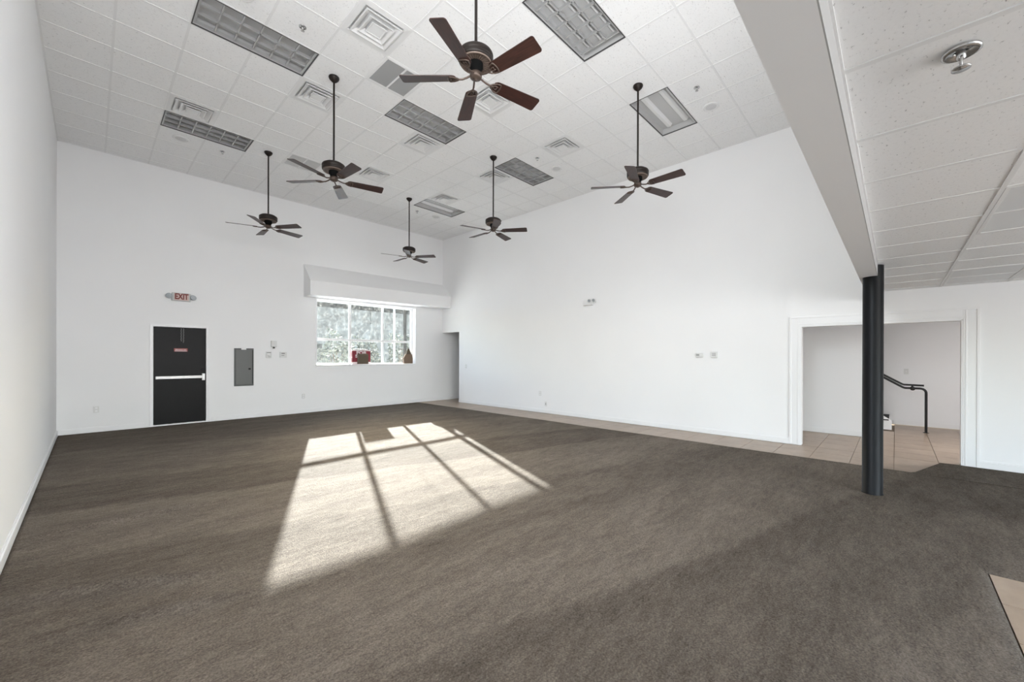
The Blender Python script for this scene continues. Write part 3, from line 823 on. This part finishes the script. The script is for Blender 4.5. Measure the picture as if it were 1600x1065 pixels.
for (c_, r_), lb in zip(LENS, LNL):
    x0 = cols[c_+1]; x1 = cols[c_+3]; y1 = rows[r_]; y0 = rows[r_+1]
    o = thing('lens_light', lb, 'ceiling light', (x0, y0, LZ), 'low ceiling lens lights')
    W, H = x1-x0, y1-y0
    MB().box((.012, .012, .01), (W-.012, H-.012, .08)).build('housing', M_pan, o)
    MB().box((.035, .035, .002), (W-.035, H-.035, .009)).build('lens', M_lens, o)
    b = MB(); b.box((.013, .013, -.002), (W-.013, .035, .009)).box((.013, H-.035, -.002), (W-.013, H-.013, .009)).box((.013, .035, -.002), (.035, H-.035, .009)).box((W-.035, .035, -.002), (W-.013, H-.035, .009))
    b.build('frame', M_grid, o)

# ------------------------------------------------------------------ air diffusers
def diffuser(label, i, j):
    o = thing('air_diffuser', label, 'air vent', (i*U+U/2, j*U+U/2, CZ), 'square ceiling air diffusers')
    h = U/2-.008
    def sq(r, z): return [(-r, -r, z), (r, -r, z), (r, r, z), (-r, r, z)]
    def rings(b, lst):
        vs = []; fs = []
        for r, z in lst: vs += sq(r, z)
        for k in range(len(lst)-1):
            for q_ in range(4):
                a, c = 4*k+q_, 4*k+(q_+1) % 4; fs.append((a, c, c+4, a+4))
        b.add(vs, fs)
    b = MB(); rings(b, [(h, .008), (h, -.002), (.245, -.006), (.232, .0), (.236, .012), (.236, .022)])
    b.add(sq(.236, .022), [(0, 1, 2, 3)]); b.build('plate', M_white, o)
    for k, (r1, r2, zh, zl) in enumerate(((.218, .160, .012, -.020), (.150, .098, .006, -.024), (.086, .070, -.020, -.026))):
        b = MB()
        rings(b, [(r2-.004, zh+.004), (r1-.004, zl+.008), (r1+.004, zl+.008), (r1+.006, zl), (r1-.006, zl-.001), (r2, zh)])
        if k == 2: b.add(sq(r2+.002, zl+.003), [(3, 2, 1, 0)])
        b.build('cone', M_white, o)
    return o
VL = ['square air diffuser left of the striped return grille near top edge', 'square air diffuser crossed by the second left fan rod', 'square air diffuser beside the left louvered light',
      'square air diffuser partly behind the large fan blade', 'square air diffuser below the mid-ceiling louvered light', 'square air diffuser alone right of mid ceiling',
      'square air diffuser beyond the second left fan', 'square air diffuser beside the farthest uncovered light', 'square air diffuser behind the rod of fan before far corner']
protoV = None
for (i, j), lb in zip(VENTS, VL):
    if protoV is None: protoV = diffuser(lb, i, j)
    else:
        c_ = copy_tree(protoV); c_.location = (i*U+U/2, j*U+U/2, CZ); c_['label'] = lb
# return grilles
for (i, j), lb, m_ in zip(RETS, ('grey striped return air grille near large fan, split in two', 'pale return air grille behind the second left fan blade'), (M_ret, mat('pale_grille', (.62, .62, .62, 1), .6))):
    o = thing('return_grille', lb, 'air vent', (i*U, j*U, CZ), 'return air grilles')
    MB().box((.012, .012, .05), (U-.012, U-.012, .06)).build('backing', M_plenum, o)
    b = MB(); b.box((.006, .006, -.004), (U-.006, .035, .008)).box((.006, U-.035, -.004), (U-.006, U-.006, .008)).box((.006, .035, -.004), (.035, U-.035, .008)).box((U-.035, .035, -.004), (U-.006, U-.035, .008))
    b.box((U/2-.012, .035, -.004), (U/2+.012, U-.035, .008)); b.build('frame', M_grid, o)
    b = MB()
    for k in range(44):
        yy = .037+k*(U-.074)/44
        b.box((.035, yy, .0), (U/2-.012, yy+.008, .010)); b.box((U/2+.012, yy, .0), (U-.035, yy+.008, .010))
    s_ = b.build('slats', m_, o); s_['kind'] = 'stuff'

# sprinklers and speakers
def sprinkler(label, x, y, z, k=1.0, nm='sprinkler_head', g='small pendent sprinklers'):
    o = thing(nm, label, 'sprinkler', (x, y, z), g)
    MB().lathe([(.040*k, -.0), (.041*k, -.006*k), (.032*k, -.010*k), (.026*k, -.004*k), (.018*k, -.006*k), (.014*k, -.0*k)], 28).build('escutcheon', M_chrome, o)
    b = MB(); b.lathe([(.010*k, 0), (.010*k, -.020*k), (.006*k, -.024*k)], 14)
    for s_ in (-1, 1): b.tube([(s_*.010*k, 0, -.018*k), (s_*.013*k, 0, -.030*k), (0, 0, -.048*k)], .0028*k, 6)
    b.build('frame', M_chrome, o)
    MB().lathe([(.0, -.046*k), (.020*k, -.048*k), (.020*k, -.051*k), (0, -.052*k)], 20, caps=False).build('deflector', M_chrome, o)
    return o
SPL = ['tiny sprinkler right of top left louvered light', 'tiny sprinkler beside left louvered light near the back wall', 'tiny sprinkler beside the uncovered light near the header',
       'tiny sprinkler above the louvered light before far corner', 'tiny sprinkler near the farthest fan rod']
for (i, j), lb in zip([(3.5, -2.5), (3.5, 4.5), (10.5, -7.5), (10.5, -2.5), (10.5, 4.5)], SPL): sprinkler(lb, i*U, j*U, CZ-.001)
sprinkler('large chrome sprinkler in the low ceiling at upper right', 2.335, -6.84, LZ-.001, 1.15, 'sprinkler_head', None)
SKL = ['round ceiling speaker by the left louvered light near back wall', 'round ceiling speaker beside the uncovered light near header', 'round ceiling speaker right of the lone diffuser',
       'round ceiling speaker near the farthest uncovered light', 'round ceiling speaker cut by the top edge above left sprinkler']
for (i, j), lb in zip([(2.5, 4.5), (11.5, -7.5), (11.5, -2.5), (11.5, 4.5), (2.5, -2.5)], SKL):
    o = thing('ceiling_speaker', lb, 'speaker', (i*U, j*U, CZ), 'round ceiling speakers')
    MB().lathe([(.115, 0.002), (.115, -.008), (.105, -.012), (.098, -.008)], 36).build('rim', M_white, o)
    MB().lathe([(.098, -.006), (.06, -.010), (0, -.012)], 36, caps=False).build('mesh_cover', mat('speaker_mesh', (.66, .66, .66, 1), .6) if 'speaker_mesh' not in D.materials else D.materials['speaker_mesh'], o)

# ------------------------------------------------------------------ outside the window
struct(MB().box((-30, BY+.26, -.35), (60, 70, -.15)).build('ground', M_asph))
pp = thing('porch_post', 'dark square porch post outside the right window pane', 'post', (7.30, 4.86, -.15))
MB().box((-.050, -.015, 0), (.050, .015, 3.9)).build('shaft', M_rubber, pp)
MB().box((-.09, -.08, 0), (.09, .08, .12)).build('base', M_rubber, pp)
tag(MB().box((-.028, -.028, 0), (.028, .028, 4.4)).box((-.07, -.07, 0), (.07, .07, .2)).build('sign_pole', mat('pole_white', (.30, .31, .31, 1), .5), None, (9.82, 10.0, -.15)), 'slim white pole standing outside beyond the window', 'pole')
# canopy roof far out
cn = thing('carport_canopy', 'dark flat carport roof edge visible along top of the window', 'canopy', (16, 15, -.15))
MB().box((-13, -.30, 4.16), (12, .0, 4.50)).build('roof', M_fasc, cn)
for x in (-12, 11.5): MB().box((x-.1, -.2, 0), (x+.1, -.02, 4.17)).build('post', M_fasc, cn)
# pale building behind shrubs
pbld = thing('pale_building', 'pale grey weathered building seen through the dusty window', 'building', (26, 38, -.15))
MB().box((-26, 0, 0), (26, 8, 7.6)).build('wall', M_block, pbld)
for k in range(8):
    x = -23+k*6
    MB().box((x, -.05, 1.0), (x+2.2, .02, 2.9)).build('window', M_fasc, pbld)
def shrub(x, y, rx, h, label, seed):
    rg = np.random.default_rng(seed); n = 1500
    d = rg.normal(size=(n, 3)); d /= np.linalg.norm(d, axis=1)[:, None]; r = rg.uniform(.55, 1.0, n)**.5
    lump = 1+.18*np.sin(d[:, 0]*5+seed)+.15*np.sin(d[:, 2]*7+seed*2)+.1*np.sin(d[:, 1]*9)
    c = d*r[:, None]*lump[:, None]*np.array([rx, rx*.8, h/2])+np.array([0, 0, h/2+.05]); c[:, 2] = np.maximum(c[:, 2], .06)
    vs = []; fs = []
    for k in range(n):
        a = rg.normal(size=3); a /= np.linalg.norm(a); bq = np.cross(a, rg.normal(size=3)); bq /= np.linalg.norm(bq); s_ = rg.uniform(.07, .14)
        p = c[k]; m_ = len(vs)
        vs += [tuple(p-a*s_), tuple(p+bq*s_*.45), tuple(p+a*s_), tuple(p-bq*s_*.45)]; fs.append((m_, m_+1, m_+2, m_+3))
    o = thing('shrub', label, 'shrub', (x, y, -.15), 'shrubs outside the window')
    bb_ = MB(); bb_.add(vs, fs); f_ = bb_.build('foliage', M_leaf, o); f_['kind'] = 'stuff'
    bb_ = MB()
    for k in range(5):
        a = k*1.26; bb_.tube([(0, 0, 0), (.15*math.cos(a), .15*math.sin(a), h*.3), (.4*rx*math.cos(a), .4*rx*math.sin(a), h*.7)], .03, 6)
    bb_.build('stem', M_card, o)
LBS = ['leftmost leafy shrub seen through the left window pane', 'leafy shrub low in the left window pane', 'leafy shrub behind the maroon sign', 'leafy shrub seen between sign and mullion',
       'pale green shrub low in the right window panes', 'leafy shrub behind the dark porch post']
for k, (x, y, rx, h) in enumerate([(8.6, 13.2, .95, 2.7), (10.5, 14.3, .8, 2.4), (12.1, 13.0, .85, 2.9), (14.0, 13.9, .85, 2.4), (15.9, 13.0, .95, 2.9), (18.0, 14.2, .95, 3.0)]):
    shrub(x, y, rx, h, LBS[k], k+3)

# added lamp to brighten the hall (out of view behind the right jamb)
hl = thing('hall_light', 'flush white ceiling light in the stair hall', 'ceiling light', (9.6, -8.2, 2.5))
MB().lathe([(.18, 0), (.18, -.03), (.16, -.06), (.0, -.075)], 32, caps=False).build('globe', M_lens, hl)
a_ = area('hall_lamp_light', (9.6, -8.2, 2.40), (0, 0, -1), .3, .3, 44)
